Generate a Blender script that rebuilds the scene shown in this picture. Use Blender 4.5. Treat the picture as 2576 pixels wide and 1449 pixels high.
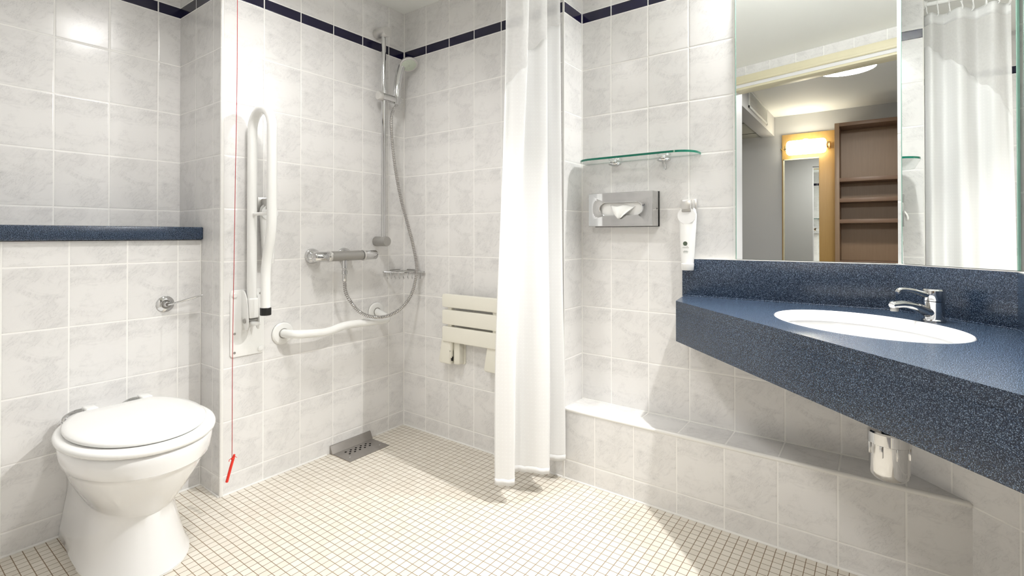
import bpy, bmesh, math, random
from mathutils import Vector, Matrix
random.seed(7)
for o in list(bpy.data.objects): bpy.data.objects.remove(o)
S = bpy.context.scene
C = S.collection
PI = math.pi

# ---------------------------------------------------------------- camera
cd = bpy.data.cameras.new('camera'); cam = bpy.data.objects.new('camera', cd); C.objects.link(cam)
cd.sensor_width = 36.0; cd.lens = 36.0*1253.7/2576; cd.shift_y = -(724.5-584.19)/2576; cd.clip_start = .02
cam.location = (0, 0, .9736)
cam.rotation_euler = (PI/2+.0064, 0, .6328)
S.camera = cam
# ---------------------------------------------------------------- world, exposure
W_ = bpy.data.worlds.new('world'); S.world = W_; W_.use_nodes = True
W_.node_tree.nodes['Background'].inputs[0].default_value = (.8, .86, 1, 1)
W_.node_tree.nodes['Background'].inputs[1].default_value = .05
S.view_settings.view_transform = 'Standard'; S.view_settings.look = 'None'
S.view_settings.gamma = 1; S.view_settings.exposure = 0.12

# ---------------------------------------------------------------- main measures (metres)
H = .9736
xC, yD, yF, xE, xA, xA2, yB = -1.9724, 1.7446, 1.8922, -1.0175, -2.3425, -2.1351, .8586
W, T = .1573, .20034
zt = 1.8762; BH = .0455; zc = 2.118           # navy band, ceiling
zl = .2807                                    # ledge height
cF = 1.942                                    # diagonal wall: x + y = cF
xG = .282                                     # right wall
DP = Vector((.033, .32, 0)); DD = Vector((-.968, -.252, 0)).normalized(); DN = Vector((-.252, .968, 0)).normalized()
def dpt(s, off=0, z=0): p = DP + DD*s + DN*off; return Vector((p.x, p.y, z))

# ---------------------------------------------------------------- lamps' light
def light(name, kind, loc, power, size=.1, color=(1, 1, 1), rot=(0, 0, 0), blend=.6, angle=150):
    l = bpy.data.lights.new(name, kind); l.energy = power; l.color = color
    if kind == 'AREA': l.shape = 'DISK'; l.size = size
    elif kind == 'SPOT': l.shadow_soft_size = size; l.spot_size = math.radians(angle); l.spot_blend = blend
    else: l.shadow_soft_size = size
    o = bpy.data.objects.new(name, l); C.objects.link(o); o.location = loc; o.rotation_euler = rot
    return o
L1 = (-.052, 1.358); L2 = (-1.74, .34); L3 = (-1.26, .80)
light('vanity_spot_light', 'SPOT', (L1[0], L1[1], 2.09), 128, .018, (1, .985, .96), rot=Vector((-.70, -.62, -2.1)).to_track_quat('-Z', 'Y').to_euler(), blend=.75, angle=86)
light('toilet_spot_light', 'SPOT', (L2[0], L2[1], 2.09), 6, .03, (1, .985, .965), blend=.8, angle=140)
light('shower_spot_light', 'SPOT', (L3[0], L3[1], 2.09), 42, .09, (1, .98, .96), rot=(math.radians(16), 0, math.radians(60)), blend=.9, angle=150)
light('corridor_ceiling_light', 'AREA', (-.18, -.70, 2.215), 19, .36, (1, .97, .93))
light('corridor_wall_light', 'POINT', (-.61, -2.33, 1.95), 5, .05, (1, .86, .62))

# ---------------------------------------------------------------- materials
class NT:
    def __init__(s, name):
        s.m = bpy.data.materials.new(name); s.m.use_nodes = True; s.t = s.m.node_tree
        s.b = s.t.nodes['Principled BSDF']; s.n = s.t.nodes; s.l = s.t.links
    def new(s, k, **kw):
        n = s.n.new(k)
        for a, v in kw.items(): setattr(n, a, v)
        return n
    def put(s, v, sock):
        if isinstance(v, (int, float, tuple, list)): sock.default_value = v
        else: s.l.new(v, sock)
    def math(s, op, a, b=0.0, c=None):
        n = s.new('ShaderNodeMath', operation=op); s.put(a, n.inputs[0]); s.put(b, n.inputs[1])
        if c is not None: s.put(c, n.inputs[2])
        return n.outputs[0]
    def dot(s, v, w):
        n = s.new('ShaderNodeVectorMath', operation='DOT_PRODUCT'); s.l.new(v, n.inputs[0]); n.inputs[1].default_value = w
        return n.outputs['Value']
    def smooth(s, v, a, b):
        n = s.new('ShaderNodeMapRange', interpolation_type='SMOOTHSTEP'); s.put(v, n.inputs[0])
        n.inputs[1].default_value = a; n.inputs[2].default_value = b
        return n.outputs[0]
    def comb(s, x, y, z=0.0):
        n = s.new('ShaderNodeCombineXYZ')
        s.put(x, n.inputs[0]); s.put(y, n.inputs[1]); s.put(z, n.inputs[2]); return n.outputs[0]
    def mix(s, f, a, b):
        n = s.new('ShaderNodeMix', data_type='RGBA')
        s.put(f, n.inputs[0]); s.put(a, n.inputs[6]); s.put(b, n.inputs[7]); return n.outputs[2]
    def noise(s, v, scale, detail=3, rough=.55, dist=0):
        n = s.new('ShaderNodeTexNoise'); s.l.new(v, n.inputs['Vector']); n.inputs['Scale'].default_value = scale
        n.inputs['Detail'].default_value = detail; n.inputs['Roughness'].default_value = rough
        n.inputs['Distortion'].default_value = dist; return n.outputs[0]
    def bump(s, h, strength=.5, dist=.001):
        n = s.new('ShaderNodeBump'); n.inputs['Strength'].default_value = strength; n.inputs['Distance'].default_value = dist
        s.l.new(h, n.inputs['Height']); s.l.new(n.outputs[0], s.b.inputs['Normal'])

def mat(name, col, rough=.5, metal=0, spec=.5, noise=0, nscale=30, coat=0, bump=0, trans=0, emit=None, ior=1.45):
    k = NT(name); b = k.b
    b.inputs['Base Color'].default_value = (*col, 1); b.inputs['Roughness'].default_value = rough
    b.inputs['Metallic'].default_value = metal; b.inputs['Specular IOR Level'].default_value = spec
    b.inputs['Coat Weight'].default_value = coat; b.inputs['Coat Roughness'].default_value = .05
    b.inputs['Transmission Weight'].default_value = trans; b.inputs['IOR'].default_value = ior
    tc = k.new('ShaderNodeTexCoord')
    n = k.noise(tc.outputs['Object'], nscale)
    if noise:
        d = tuple(max(0, c*(1-noise)) for c in col)+(1,)
        k.put(k.mix(n, d, (*[min(1, c*(1+noise*.4)) for c in col], 1)), b.inputs['Base Color'])
    if bump: k.bump(n, bump, .001)
    if emit:
        b.inputs['Emission Color'].default_value = (*emit[0], 1); b.inputs['Emission Strength'].default_value = emit[1]
    return k.m

def tile_mat(name, U, u0, z0=None, band=True, vaxis=None, v0=0.0):
    """marbled wall tile: U = direction of the courses; z0 = height of a course line"""
    k = NT(name)
    pos = k.new('ShaderNodeNewGeometry').outputs['Position']
    u = k.math('DIVIDE', k.math('SUBTRACT', k.dot(pos, U), u0), W)
    if vaxis is None: t = k.math('SUBTRACT', k.dot(pos, (0, 0, 1)), zt if z0 is None else z0)
    else: t = k.math('SUBTRACT', k.dot(pos, vaxis), v0)
    above = k.math('GREATER_THAN', t, BH)
    if band:
        t2 = k.math('SUBTRACT', t, k.math('MULTIPLY', above, BH))
    else: t2 = t
    v = k.math('DIVIDE', t2, T)
    fu = k.math('FRACT', u); fv = k.math('FRACT', v)
    iu = k.math('FLOOR', u); iv = k.math('FLOOR', v)
    du = k.math('MULTIPLY', k.math('MINIMUM', fu, k.math('SUBTRACT', 1.0, fu)), W)
    dv = k.math('MULTIPLY', k.math('MINIMUM', fv, k.math('SUBTRACT', 1.0, fv)), T)
    if band:
        inb = k.math('MULTIPLY', k.math('GREATER_THAN', t, 0.0), k.math('LESS_THAN', t, BH))
        dvb = k.math('MINIMUM', k.math('ABSOLUTE', t), k.math('ABSOLUTE', k.math('SUBTRACT', t, BH)))
        dv = k.math('ADD', k.math('MULTIPLY', inb, dvb), k.math('MULTIPLY', k.math('SUBTRACT', 1.0, inb), dv))
    d = k.math('MINIMUM', du, dv)
    wob = k.math('MULTIPLY', k.noise(pos, 60, 2), .0006)
    d = k.math('ADD', d, wob)
    tile = k.smooth(d, .0020, .0028)
    # marbling: the printed picture repeats from tile to tile with a few variants
    wn = k.new('ShaderNodeTexWhiteNoise', noise_dimensions='3D'); k.l.new(k.comb(iu, iv, 1.0), wn.inputs[0])
    var = k.math('FLOOR', k.math('MULTIPLY', wn.outputs[0], 3.0))
    ux = k.math('ADD', k.math('MULTIPLY', fu, W), k.math('MULTIPLY', fv, .012))
    vv = k.math('MULTIPLY', fv, T)
    p1 = k.comb(k.math('MULTIPLY', ux, 8.0), k.math('ADD', k.math('MULTIPLY', vv, 24.0), k.math('MULTIPLY', ux, -3.0)), k.math('MULTIPLY', var, 7.3))
    streak = k.noise(p1, 1.5, 6, .64, .5)
    along = k.math('ADD', k.math('MULTIPLY', ux, .62), k.math('MULTIPLY', vv, .78)); across = k.math('SUBTRACT', k.math('MULTIPLY', ux, .78), k.math('MULTIPLY', vv, .62))
    p2 = k.comb(k.math('MULTIPLY', across, 42.0), k.math('MULTIPLY', along, 11.0), k.math('ADD', k.math('MULTIPLY', var, 3.1), 20.0))
    vein = k.noise(p2, 1.5, 5, .62, 1.3)
    ve = k.smooth(k.math('ABSOLUTE', k.math('SUBTRACT', vein, .5)), .028, .0)
    cloud = k.noise(k.comb(k.math('MULTIPLY', ux, 9.0), k.math('MULTIPLY', vv, 11.0), k.math('ADD', var, 40.0)), 1.4, 4, .6, .8)
    dark = k.math('ADD', k.math('MULTIPLY', k.smooth(streak, .53, .86), .55), k.math('MULTIPLY', k.math('MULTIPLY', ve, k.smooth(cloud, .42, .60)), .30))
    dark = k.math('ADD', dark, k.math('MULTIPLY', k.smooth(cloud, .40, .75), .20))
    dark = k.math('ADD', dark, k.math('MULTIPLY', k.noise(pos, 350, 2), .05))
    base = k.mix(dark, (.815, .805, .792, 1), (.45, .445, .445, 1))
    tv = k.math('ADD', k.math('MULTIPLY', wn.outputs[0], .05), .96)
    bc = k.new('ShaderNodeMix', data_type='RGBA', blend_type='MULTIPLY'); bc.inputs[0].default_value = 1
    k.l.new(base, bc.inputs[6]); k.put(k.comb(tv, tv, tv), bc.inputs[7]); base = bc.outputs[2]
    if band: base = k.mix(inb, base, (.004, .003, .028, 1))
    col = k.mix(tile, (.90, .89, .865, 1), base)
    k.put(col, k.b.inputs['Base Color'])
    k.put(k.math('SUBTRACT', .6, k.math('MULTIPLY', tile, .41)), k.b.inputs['Roughness'])
    h = k.smooth(d, .0005, .0055)
    h = k.math('ADD', h, k.math('MULTIPLY', k.noise(pos, 9, 1), .25))
    k.bump(h, .55, .0012)
    return k.m

def mosaic_mat(name, P=.0268, u0=.0, v0=.0):
    k = NT(name); pos = k.new('ShaderNodeNewGeometry').outputs['Position']
    u = k.math('DIVIDE', k.math('SUBTRACT', k.dot(pos, (1, 0, 0)), u0), P); v = k.math('DIVIDE', k.math('SUBTRACT', k.dot(pos, (0, 1, 0)), v0), P)
    fu = k.math('FRACT', u); fv = k.math('FRACT', v)
    d = k.math('MULTIPLY', k.math('MINIMUM', k.math('MINIMUM', fu, k.math('SUBTRACT', 1.0, fu)), k.math('MINIMUM', fv, k.math('SUBTRACT', 1.0, fv))), P)
    tile = k.smooth(d, .0007, .0013)
    wn = k.new('ShaderNodeTexWhiteNoise', noise_dimensions='3D'); k.l.new(k.comb(k.math('FLOOR', u), k.math('FLOOR', v), 3.0), wn.inputs[0])
    g = k.mix(k.noise(pos, 5, 2), (.15, .095, .05, 1), (.28, .20, .12, 1))
    c = k.mix(wn.outputs[0], (.70, .655, .57, 1), (.76, .72, .64, 1))
    k.put(k.mix(tile, g, c), k.b.inputs['Base Color'])
    k.put(k.math('SUBTRACT', .7, k.math('MULTIPLY', tile, .40)), k.b.inputs['Roughness'])
    h = k.math('ADD', k.smooth(d, .0, .0025), k.math('MULTIPLY', wn.outputs[0], .15)); k.bump(h, .5, .0008)
    return k.m

def speckle_mat(name, dark, light_, light2, rough=.3):
    k = NT(name); pos = k.new('ShaderNodeNewGeometry').outputs['Position']
    a = k.noise(pos, 420, 2, .75); b = k.noise(pos, 700, 1, .5); c = k.noise(pos, 25, 2)
    col = k.mix(k.smooth(a, .50, .70), (*dark, 1), (*light_, 1))
    col = k.mix(k.smooth(b, .52, .74), col, (*light2, 1))
    k.put(col, k.b.inputs['Base Color']); k.b.inputs['Roughness'].default_value = rough
    k.b.inputs['Specular IOR Level'].default_value = .45
    return k.m

def wood_mat(name, c1, c2, axis='z', rough=.4):
    k = NT(name); pos = k.new('ShaderNodeNewGeometry').outputs['Position']
    mp = k.new('ShaderNodeMapping'); k.l.new(pos, mp.inputs[0])
    mp.inputs['Scale'].default_value = {'z': (40, 40, 1.6), 'x': (1.6, 40, 40)}[axis]
    n = k.noise(mp.outputs[0], 2.2, 5, .65, .4); k.put(k.mix(n, (*c1, 1), (*c2, 1)), k.b.inputs['Base Color'])
    k.b.inputs['Roughness'].default_value = rough; return k.m

def sheer_mat(name, col, alpha, rough=.8, weave=2600, transl=.5):
    k = NT(name); b = k.b
    tr = k.new('ShaderNodeBsdfTransparent'); tl = k.new('ShaderNodeBsdfTranslucent'); df = k.new('ShaderNodeBsdfDiffuse')
    tl.inputs[0].default_value = (*col, 1); df.inputs[0].default_value = (*col, 1)
    m1 = k.new('ShaderNodeMixShader'); m1.inputs[0].default_value = transl; k.l.new(df.outputs[0], m1.inputs[1]); k.l.new(tl.outputs[0], m1.inputs[2])
    m2 = k.new('ShaderNodeMixShader'); k.l.new(tr.outputs[0], m2.inputs[1]); k.l.new(m1.outputs[0], m2.inputs[2])
    tc = k.new('ShaderNodeTexCoord').outputs['UV']
    if alpha < 1:
        n = k.noise(tc, 90, 2); k.put(k.math('ADD', alpha-.06, k.math('MULTIPLY', n, .12)), m2.inputs[0])
    else:
        m2.inputs[0].default_value = 1
        # woven dots: small squares in staggered rows
        uv = k.new('ShaderNodeMapping'); k.l.new(tc, uv.inputs[0]); uv.inputs['Scale'].default_value = (70, 70, 1)
        x = k.math('FRACT', k.dot(uv.outputs[0], (1, 0, 0))); y = k.math('FRACT', k.dot(uv.outputs[0], (0, 1, 0)))
        sq = k.math('MULTIPLY', k.math('LESS_THAN', k.math('ABSOLUTE', k.math('SUBTRACT', x, .5)), .16), k.math('LESS_THAN', k.math('ABSOLUTE', k.math('SUBTRACT', y, .5)), .16))
        cc = k.mix(sq, (*[c*.97 for c in col], 1), (*[min(1, c*1.02) for c in col], 1)); k.l.new(cc, df.inputs[0])
    out = k.n['Material Output']; k.l.new(m2.outputs[0], out.inputs[0]); k.n.remove(b)
    return k.m

M = dict(
    ceiling=mat('white_ceiling_paint', (.91, .925, .90), .7, noise=.01, nscale=6, bump=.05),
    paint=mat('pale_wall_paint', (.56, .56, .56), .7, noise=.03, nscale=200, bump=.1),
    ceramic=mat('white_ceramic', (.88, .88, .88), .10, coat=.6, noise=.01),
    plastic=mat('white_plastic', (.86, .86, .845), .22, coat=.2, noise=.01),
    whitemetal=mat('white_coated_metal', (.86, .86, .84), .18, coat=.4, noise=.01),
    cream=mat('cream_plastic', (.82, .80, .71), .35, noise=.02),
    chrome=mat('polished_chrome', (.64, .64, .64), .06, 1, noise=.02),
    satin=mat('satin_steel', (.42, .41, .39), .38, .75, noise=.08, nscale=90),
    steel=mat('brushed_drain_steel', (.33, .31, .29), .42, .55, noise=.12, nscale=60),
    black=mat('black_rubber', (.008, .008, .008), .35, noise=.1),
    hole=mat('dark_opening', (.006, .006, .006), .8, noise=.1),
    red=mat('red_plastic', (.75, .03, .015), .3, noise=.05),
    cord=mat('dark_red_cord', (.38, .012, .01), .6, noise=.1, nscale=300),
    silicone=mat('white_silicone', (.82, .81, .78), .35, noise=.03),
    trim=mat('white_tile_trim', (.84, .83, .80), .15, noise=.02),
    architrave=mat('cream_painted_wood', (.74, .69, .50), .4, noise=.04),
    doorwhite=mat('white_painted_wood', (.80, .80, .82), .4, noise=.02),
    tissue=mat('white_tissue_paper', (.86, .86, .84), .8, noise=.02, bump=.2),
    faceplate=mat('pale_green_grey_spray_face', (.60, .66, .56), .4, noise=.05),
    brass=mat('brass', (.75, .55, .25), .25, 1, noise=.05),
    carpet=mat('corridor_floor', (.20, .19, .19), .9, noise=.2, nscale=300),
    lamp=mat('lit_opal_glass', (.9, .9, .88), .4, noise=.01, emit=((1, .96, .90), 7)),
    tube=mat('lit_tube_glass', (.9, .9, .86), .4, noise=.01, emit=((1, .95, .82), 9)),
    grey=mat('grey_print', (.10, .13, .09), .5, noise=.2),
    louvre=mat('grille_white', (.78, .79, .76), .4, noise=.02),
    soffit=mat('ceiling_panel', (.42, .42, .37), .8, noise=.06, nscale=60),
    worktop=speckle_mat('blue_speckled_worktop', (.006, .013, .030), (.042, .076, .142), (.24, .33, .46), rough=.26),
    oak=wood_mat('honey_oak', (.50, .30, .09), (.60, .38, .13)),
    brown=wood_mat('brown_wood', (.30, .19, .11), (.40, .265, .16)),
    brownx=wood_mat('brown_wood_across', (.22, .13, .085), (.29, .18, .115), 'x'),
    fabric=sheer_mat('white_woven_curtain', (.97, .97, .965), 1, transl=.32),
    net=sheer_mat('sheer_curtain_net', (.97, .97, .965), .78, transl=.5),
    mosaic=mosaic_mat('floor_mosaic', .0268, -.230, 1.7446),
)
glass = NT('green_tinted_glass'); g_ = glass.b
g_.inputs['Base Color'].default_value = (.93, .98, .96, 1); g_.inputs['Transmission Weight'].default_value = 1; g_.inputs['Roughness'].default_value = .01; g_.inputs['IOR'].default_value = 1.45
M['glass'] = glass.m
M['glassedge'] = mat('green_glass_edge', (.01, .20, .13), .12, trans=.25, noise=.3, nscale=14)
M['mirror'] = mat('mirror_silver', (.93, .95, .935), .0, 1)
M['mirroredge'] = mat('green_mirror_edge', (.30, .50, .42), .15, noise=.1)
U_x, U_y, U_d, U_w = (1, 0, 0), (0, 1, 0), (.70711, -.70711, 0), tuple(DD)
M['tC'] = tile_mat('tile_shower_wall', U_y, yD-.0995)
M['tD'] = tile_mat('tile_seat_wall', U_x, xC+.1618)
M['tF'] = tile_mat('tile_shelf_wall', U_x, xE+.1358)
M['tE'] = tile_mat('tile_short_return', U_y, yF)
M['tA'] = tile_mat('tile_toilet_wall_upper', U_y, yB-.0838)
M['tA2'] = tile_mat('tile_toilet_wall_lower', U_y, yB-.0848)
M['tB'] = tile_mat('tile_return_wall', U_x, -2.034)
M['tG'] = tile_mat('tile_right_wall', U_y, 1.668)
M['tDi'] = tile_mat('tile_diagonal_wall', U_d, (.16-1.782)*.70711)
M['tBox'] = tile_mat('tile_boxing_front', U_x, xE+.2917, z0=zl-.0035-T, band=False)
M['tTop'] = tile_mat('tile_ledge_top', U_x, xE+.1358, band=False, vaxis=(0, 1, 0), v0=yF-.17)
M['tDoor'] = tile_mat('tile_door_wall', U_w, .03)

# ---------------------------------------------------------------- mesh helpers
class MB:
    def __init__(s): s.v = []; s.f = []; s.mi = []; s.uv = None
    def add(s, vs, fs, mi=0, X=None):
        b = len(s.v); s.v += [tuple(X @ Vector(p)) if X else tuple(p) for p in vs]
        s.f += [tuple(i+b for i in f) for f in fs]; s.mi += [mi]*len(fs)
        return s
    def bm(s, bm, mi=0, X=None):
        bm.verts.ensure_lookup_table(); bm.verts.index_update()
        s.add([v.co.copy() for v in bm.verts], [[v.index for v in f.verts] for f in bm.faces], mi, X); bm.free(); return s
    def box(s, a, b, bevel=0, seg=2, mi=0, X=None):
        bm = bmesh.new(); bmesh.ops.create_cube(bm, size=1)
        for v in bm.verts: v.co = Vector([(a[i]+b[i])/2+v.co[i]*(b[i]-a[i]) for i in range(3)])
        if bevel: bmesh.ops.bevel(bm, geom=bm.edges[:], offset=bevel, segments=seg, affect='EDGES', profile=.5)
        return s.bm(bm, mi, X)
    def prism(s, poly, h0, h1, X=None, bevel=0, seg=2, mi=0):
        bm = bmesh.new(); vs = [bm.verts.new((p[0], p[1], h0)) for p in poly]; f = bm.faces.new(vs)
        r = bmesh.ops.extrude_face_region(bm, geom=[f])
        top = [e for e in r['geom'] if isinstance(e, bmesh.types.BMVert)]
        for v in top: v.co.z = h1
        bmesh.ops.recalc_face_normals(bm, faces=bm.faces[:])
        if bevel:
            es = [e for e in bm.edges if (abs(e.verts[0].co.z-e.verts[1].co.z) < 1e-7)]
            bmesh.ops.bevel(bm, geom=es, offset=bevel, segments=seg, affect='EDGES', profile=.5)
        return s.bm(bm, mi, X)
    def tube(s, pts, r, seg=14, closed=False, mi=0, flat=None, caps=True):
        P = [Vector(p) for p in pts]; n = len(P); R = r if isinstance(r, (list, tuple)) else [r]*n
        tan = []
        for i in range(n):
            a = P[(i-1) % n] if (closed or i > 0) else P[i]; b = P[(i+1) % n] if (closed or i < n-1) else P[i]
            tan.append((b-a).normalized())
        t0 = tan[0]; up = Vector((0, 0, 1)) if abs(t0.z) < .9 else Vector((1, 0, 0))
        nn = (up - t0*up.dot(t0)).normalized(); vs = []; fs = []
        for i in range(n):
            nn = (nn - tan[i]*nn.dot(tan[i])).normalized(); bb = tan[i].cross(nn)
            for j in range(seg):
                a = 2*PI*j/seg; fl = flat or 1
                vs.append(P[i]+(nn*math.cos(a)*fl+bb*math.sin(a))*R[i])
        m = n if closed else n-1
        for i in range(m):
            for j in range(seg):
                a = i*seg+j; b = i*seg+(j+1) % seg; c = ((i+1) % n)*seg+(j+1) % seg; d = ((i+1) % n)*seg+j
                fs.append((a, b, c, d))
        if not closed and caps: fs.append(tuple(range(seg))[::-1]); fs.append(tuple((n-1)*seg+j for j in range(seg)))
        return s.add(vs, fs, mi)
    def lathe(s, prof, X=None, seg=32, mi=0):
        vs = []; fs = []; n = len(prof)
        for (r, h) in prof:
            for j in range(seg): a = 2*PI*j/seg; vs.append((r*math.cos(a), r*math.sin(a), h))
        for i in range(n-1):
            for j in range(seg): fs.append((i*seg+j, i*seg+(j+1) % seg, (i+1)*seg+(j+1) % seg, (i+1)*seg+j))
        if prof[0][0] > 1e-6: fs.append(tuple(range(seg))[::-1])
        if prof[-1][0] > 1e-6: fs.append(tuple((n-1)*seg+j for j in range(seg)))
        return s.add(vs, fs, mi, X)
    def loft(s, rings, caps=(True, True), mi=0, closed=False):
        vs = []; fs = []; m = len(rings[0])
        for r in rings: vs += [tuple(p) for p in r]
        K = len(rings) if closed else len(rings)-1
        for i in range(K):
            for j in range(m):
                a, b = i*m+j, i*m+(j+1) % m; e = ((i+1) % len(rings))*m
                fs.append((a, b, e+(j+1) % m, e+j))
        if caps[0]: fs.append(tuple(range(m))[::-1])
        if caps[1]: fs.append(tuple((len(rings)-1)*m+j for j in range(m)))
        return s.add(vs, fs, mi)
    def sphere(s, c, r, X=None, mi=0, seg=16):
        bm = bmesh.new(); bmesh.ops.create_uvsphere(bm, u_segments=seg, v_segments=seg//2, radius=1)
        rr = r if isinstance(r, (tuple, list)) else (r, r, r)
        for v in bm.verts: v.co = Vector((c[0]+v.co.x*rr[0], c[1]+v.co.y*rr[1], c[2]+v.co.z*rr[2]))
        return s.bm(bm, mi, X)

def frame(o, z, x=None):
    """matrix whose local z points along z"""
    z = Vector(z).normalized(); x = Vector(x) if x else (Vector((0, 0, 1)) if abs(z.z) < .9 else Vector((1, 0, 0)))
    x = (x - z*x.dot(z)).normalized(); y = z.cross(x)
    m = Matrix((x, y, z)).transposed().to_4x4(); m.translation = Vector(o); return m
def spline(pts, k=8):
    P = [Vector(p) for p in pts]; P = [P[0]*2-P[1]]+P+[P[-1]*2-P[-2]]; out = []
    for i in range(1, len(P)-2):
        a, b, c, d = P[i-1:i+3]
        for j in range(k):
            t = j/k; out.append(.5*((2*b)+(c-a)*t+(2*a-5*b+4*c-d)*t*t+(3*b-a-3*c+d)*t**3))
    out.append(P[-2]); return out
def fillet(pts, r, k=6):
    P = [Vector(p) for p in pts]; out = [P[0]]
    for i in range(1, len(P)-1):
        a, b, c = P[i-1:i+2]; u = (a-b).normalized(); w = (c-b).normalized(); q = min(r, (a-b).length*.49, (c-b).length*.49)
        s_, e_ = b+u*q, b+w*q
        for j in range(k+1): t = j/k; out.append(s_*(1-t)**2+b*2*t*(1-t)+e_*t*t)
    out.append(P[-1]); return out
def rrect(w, h, r, k=6, cx=0, cy=0):
    out = []
    for sx, sy, a0 in ((1, 1, 0), (-1, 1, 90), (-1, -1, 180), (1, -1, 270)):
        for j in range(k+1):
            a = math.radians(a0+90*j/k); out.append((cx+sx*(w/2-r)+r*math.cos(a), cy+sy*(h/2-r)+r*math.sin(a)))
    return out

def wpos(o):
    p = Vector((0, 0, 0))
    while o: p += o.location; o = o.parent
    return p
def mesh_obj(name, mb, mats, parent=None, smooth=35):
    me = bpy.data.meshes.new(name); me.from_pydata([tuple(v) for v in mb.v], [], mb.f)
    for m in (mats if isinstance(mats, (list, tuple)) else [mats]): me.materials.append(M[m] if isinstance(m, str) else m)
    me.polygons.foreach_set('material_index', mb.mi); me.validate(); me.update()
    bm = bmesh.new(); bm.from_mesh(me); bmesh.ops.recalc_face_normals(bm, faces=bm.faces[:]); bm.to_mesh(me); bm.free()
    if smooth: me.shade_smooth(); me.set_sharp_from_angle(angle=math.radians(smooth))
    o = bpy.data.objects.new(name, me); C.objects.link(o)
    if parent: o.parent = parent; off = wpos(parent)
    else:
        xs = [v.co for v in me.vertices]
        off = Vector((sum((min(c), max(c)))/2 for c in ([v.x for v in xs], [v.y for v in xs])) if 0 else ((min(v.x for v in xs)+max(v.x for v in xs))/2, (min(v.y for v in xs)+max(v.y for v in xs))/2, min(v.z for v in xs)))
        o.location = off
    me.transform(Matrix.Translation(-off)); return o
def tag(o, label, cat, group=None, kind=None):
    if label: o['label'] = label
    if cat: o['category'] = cat
    if group: o['group'] = group
    if kind: o['kind'] = kind
    return o
def thing(name, label, cat, loc, group=None):
    o = bpy.data.objects.new(name, None); C.objects.link(o); o.location = loc; o.empty_display_size = .05
    return tag(o, label, cat, group)
def struct(name, mb, m, parent=None, label=None, smooth=35):
    o = mesh_obj(name, mb, m, parent, smooth)
    if not parent: o['kind'] = 'structure'
    if label: o['label'] = label
    return o

# ================================================================ THE ROOM
tk = .10
def wallbox(name, a, b, m, label): return struct(name, MB().box(a, b), m, label=label, smooth=0)
wallbox('wall_shower', (xC-.6, yB, -.0), (xC, yD+.25, zc), 'tC', 'marbled grey wall tiles behind the shower rail')
# the return beside the toilet is the -y face of a pier: its own thin facing of tiles
struct('wall_return', MB().box((xA-.05, yB-.004, 0), (xC-.0005, yB-.0001, zc)), 'tB', label='narrow tiled return between toilet recess and shower wall', smooth=0)
wallbox('wall_toilet', (xA-.15, -.9, 0), (xA, yB-.004, zc), 'tA', 'tiled wall above the blue shelf over the toilet')
wallbox('wall_toilet_boxing', (xA, -.9, 0), (xA2, yB-.004, .955), 'tA2', 'tiled boxing below the blue shelf behind the toilet')
wallbox('wall_seat', (xC, yD, 0), (xE, yD+.4, zc), 'tD', 'tiled wall carrying the folding shower seat')
struct('wall_short_return', MB().box((xE-.004, yD+.0002, 0), (xE+.0005, yF+.02, zc)), 'tE', label='short tiled return beside the curtain', smooth=0)
wallbox('wall_vanity', (xE, yF, 0), (.045, yF+.25, zc), 'tF', 'tiled wall behind glass shelf and wash counter')
# diagonal wall from (cF-yF, yF) to (xG, cF-xG)
a = (cF-yF, yF); b = (xG, cF-xG)
struct('wall_diagonal', MB().prism([(a[0]-.006, yF+.0), (b[0], b[1]), (b[0]+.14, b[1]+.14), (a[0]-.006, yF+.24)], 0, zc), 'tDi', label='short diagonal tiled wall behind the tap corner', smooth=0)
gy0 = dpt(-.238).y
wallbox('wall_right', (xG, gy0-.15, 0), (xG+.12, b[1], zc), 'tG', 'tiled wall at the right end of the wash counter')
# door wall with opening
def dbox(s0, s1, o0, o1, z0, z1, bevel=0): 
    X = Matrix((DD, DN, Vector((0, 0, 1)))).transposed().to_4x4(); X.translation = DP
    return MB().box((s0, o0, z0), (s1, o1, z1), bevel, X=X)
SO0, SO1, ZO = -.14, .878, 2.0
w = dbox(SO1, 2.55, -.12, 0, 0, zc); w2 = dbox(-.6, SO0, -.12, 0, 0, zc); w3 = dbox(SO0, SO1, -.12, 0, ZO, zc)
for q in (w2, w3): w.add(q.v, q.f)
struct('wall_door', w, 'tDoor', label='tiled wall around the bathroom doorway, seen in the mirror', smooth=0)
fr = dbox(SO0, SO0+.02, -.12, 0, 0, ZO-.02)
q = dbox(SO1-.02, SO1, -.12, 0, 0, ZO-.02); fr.add(q.v, q.f); q = dbox(SO0, SO1, -.12, 0, ZO-.02, ZO); fr.add(q.v, q.f)
df = struct('door_1', fr, 'doorwhite', label='white lined doorway reflected in the mirror', smooth=0)
ar = dbox(SO0-.05, SO0, .0005, .014, 0, ZO+.055, .003)
for q in (dbox(SO1, SO1+.05, .0005, .012, 0, ZO+.055, .003), dbox(SO0, SO1, .0005, .014, ZO, ZO+.055, .003), dbox(SO0, SO1, .014, .020, ZO+.002, ZO+.016, .002), dbox(SO0, SO1, -.11, .0, ZO-.035, ZO-.02, .002)): ar.add(q.v, q.f)
arch = struct('architrave', ar, 'architrave', parent=df)
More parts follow.
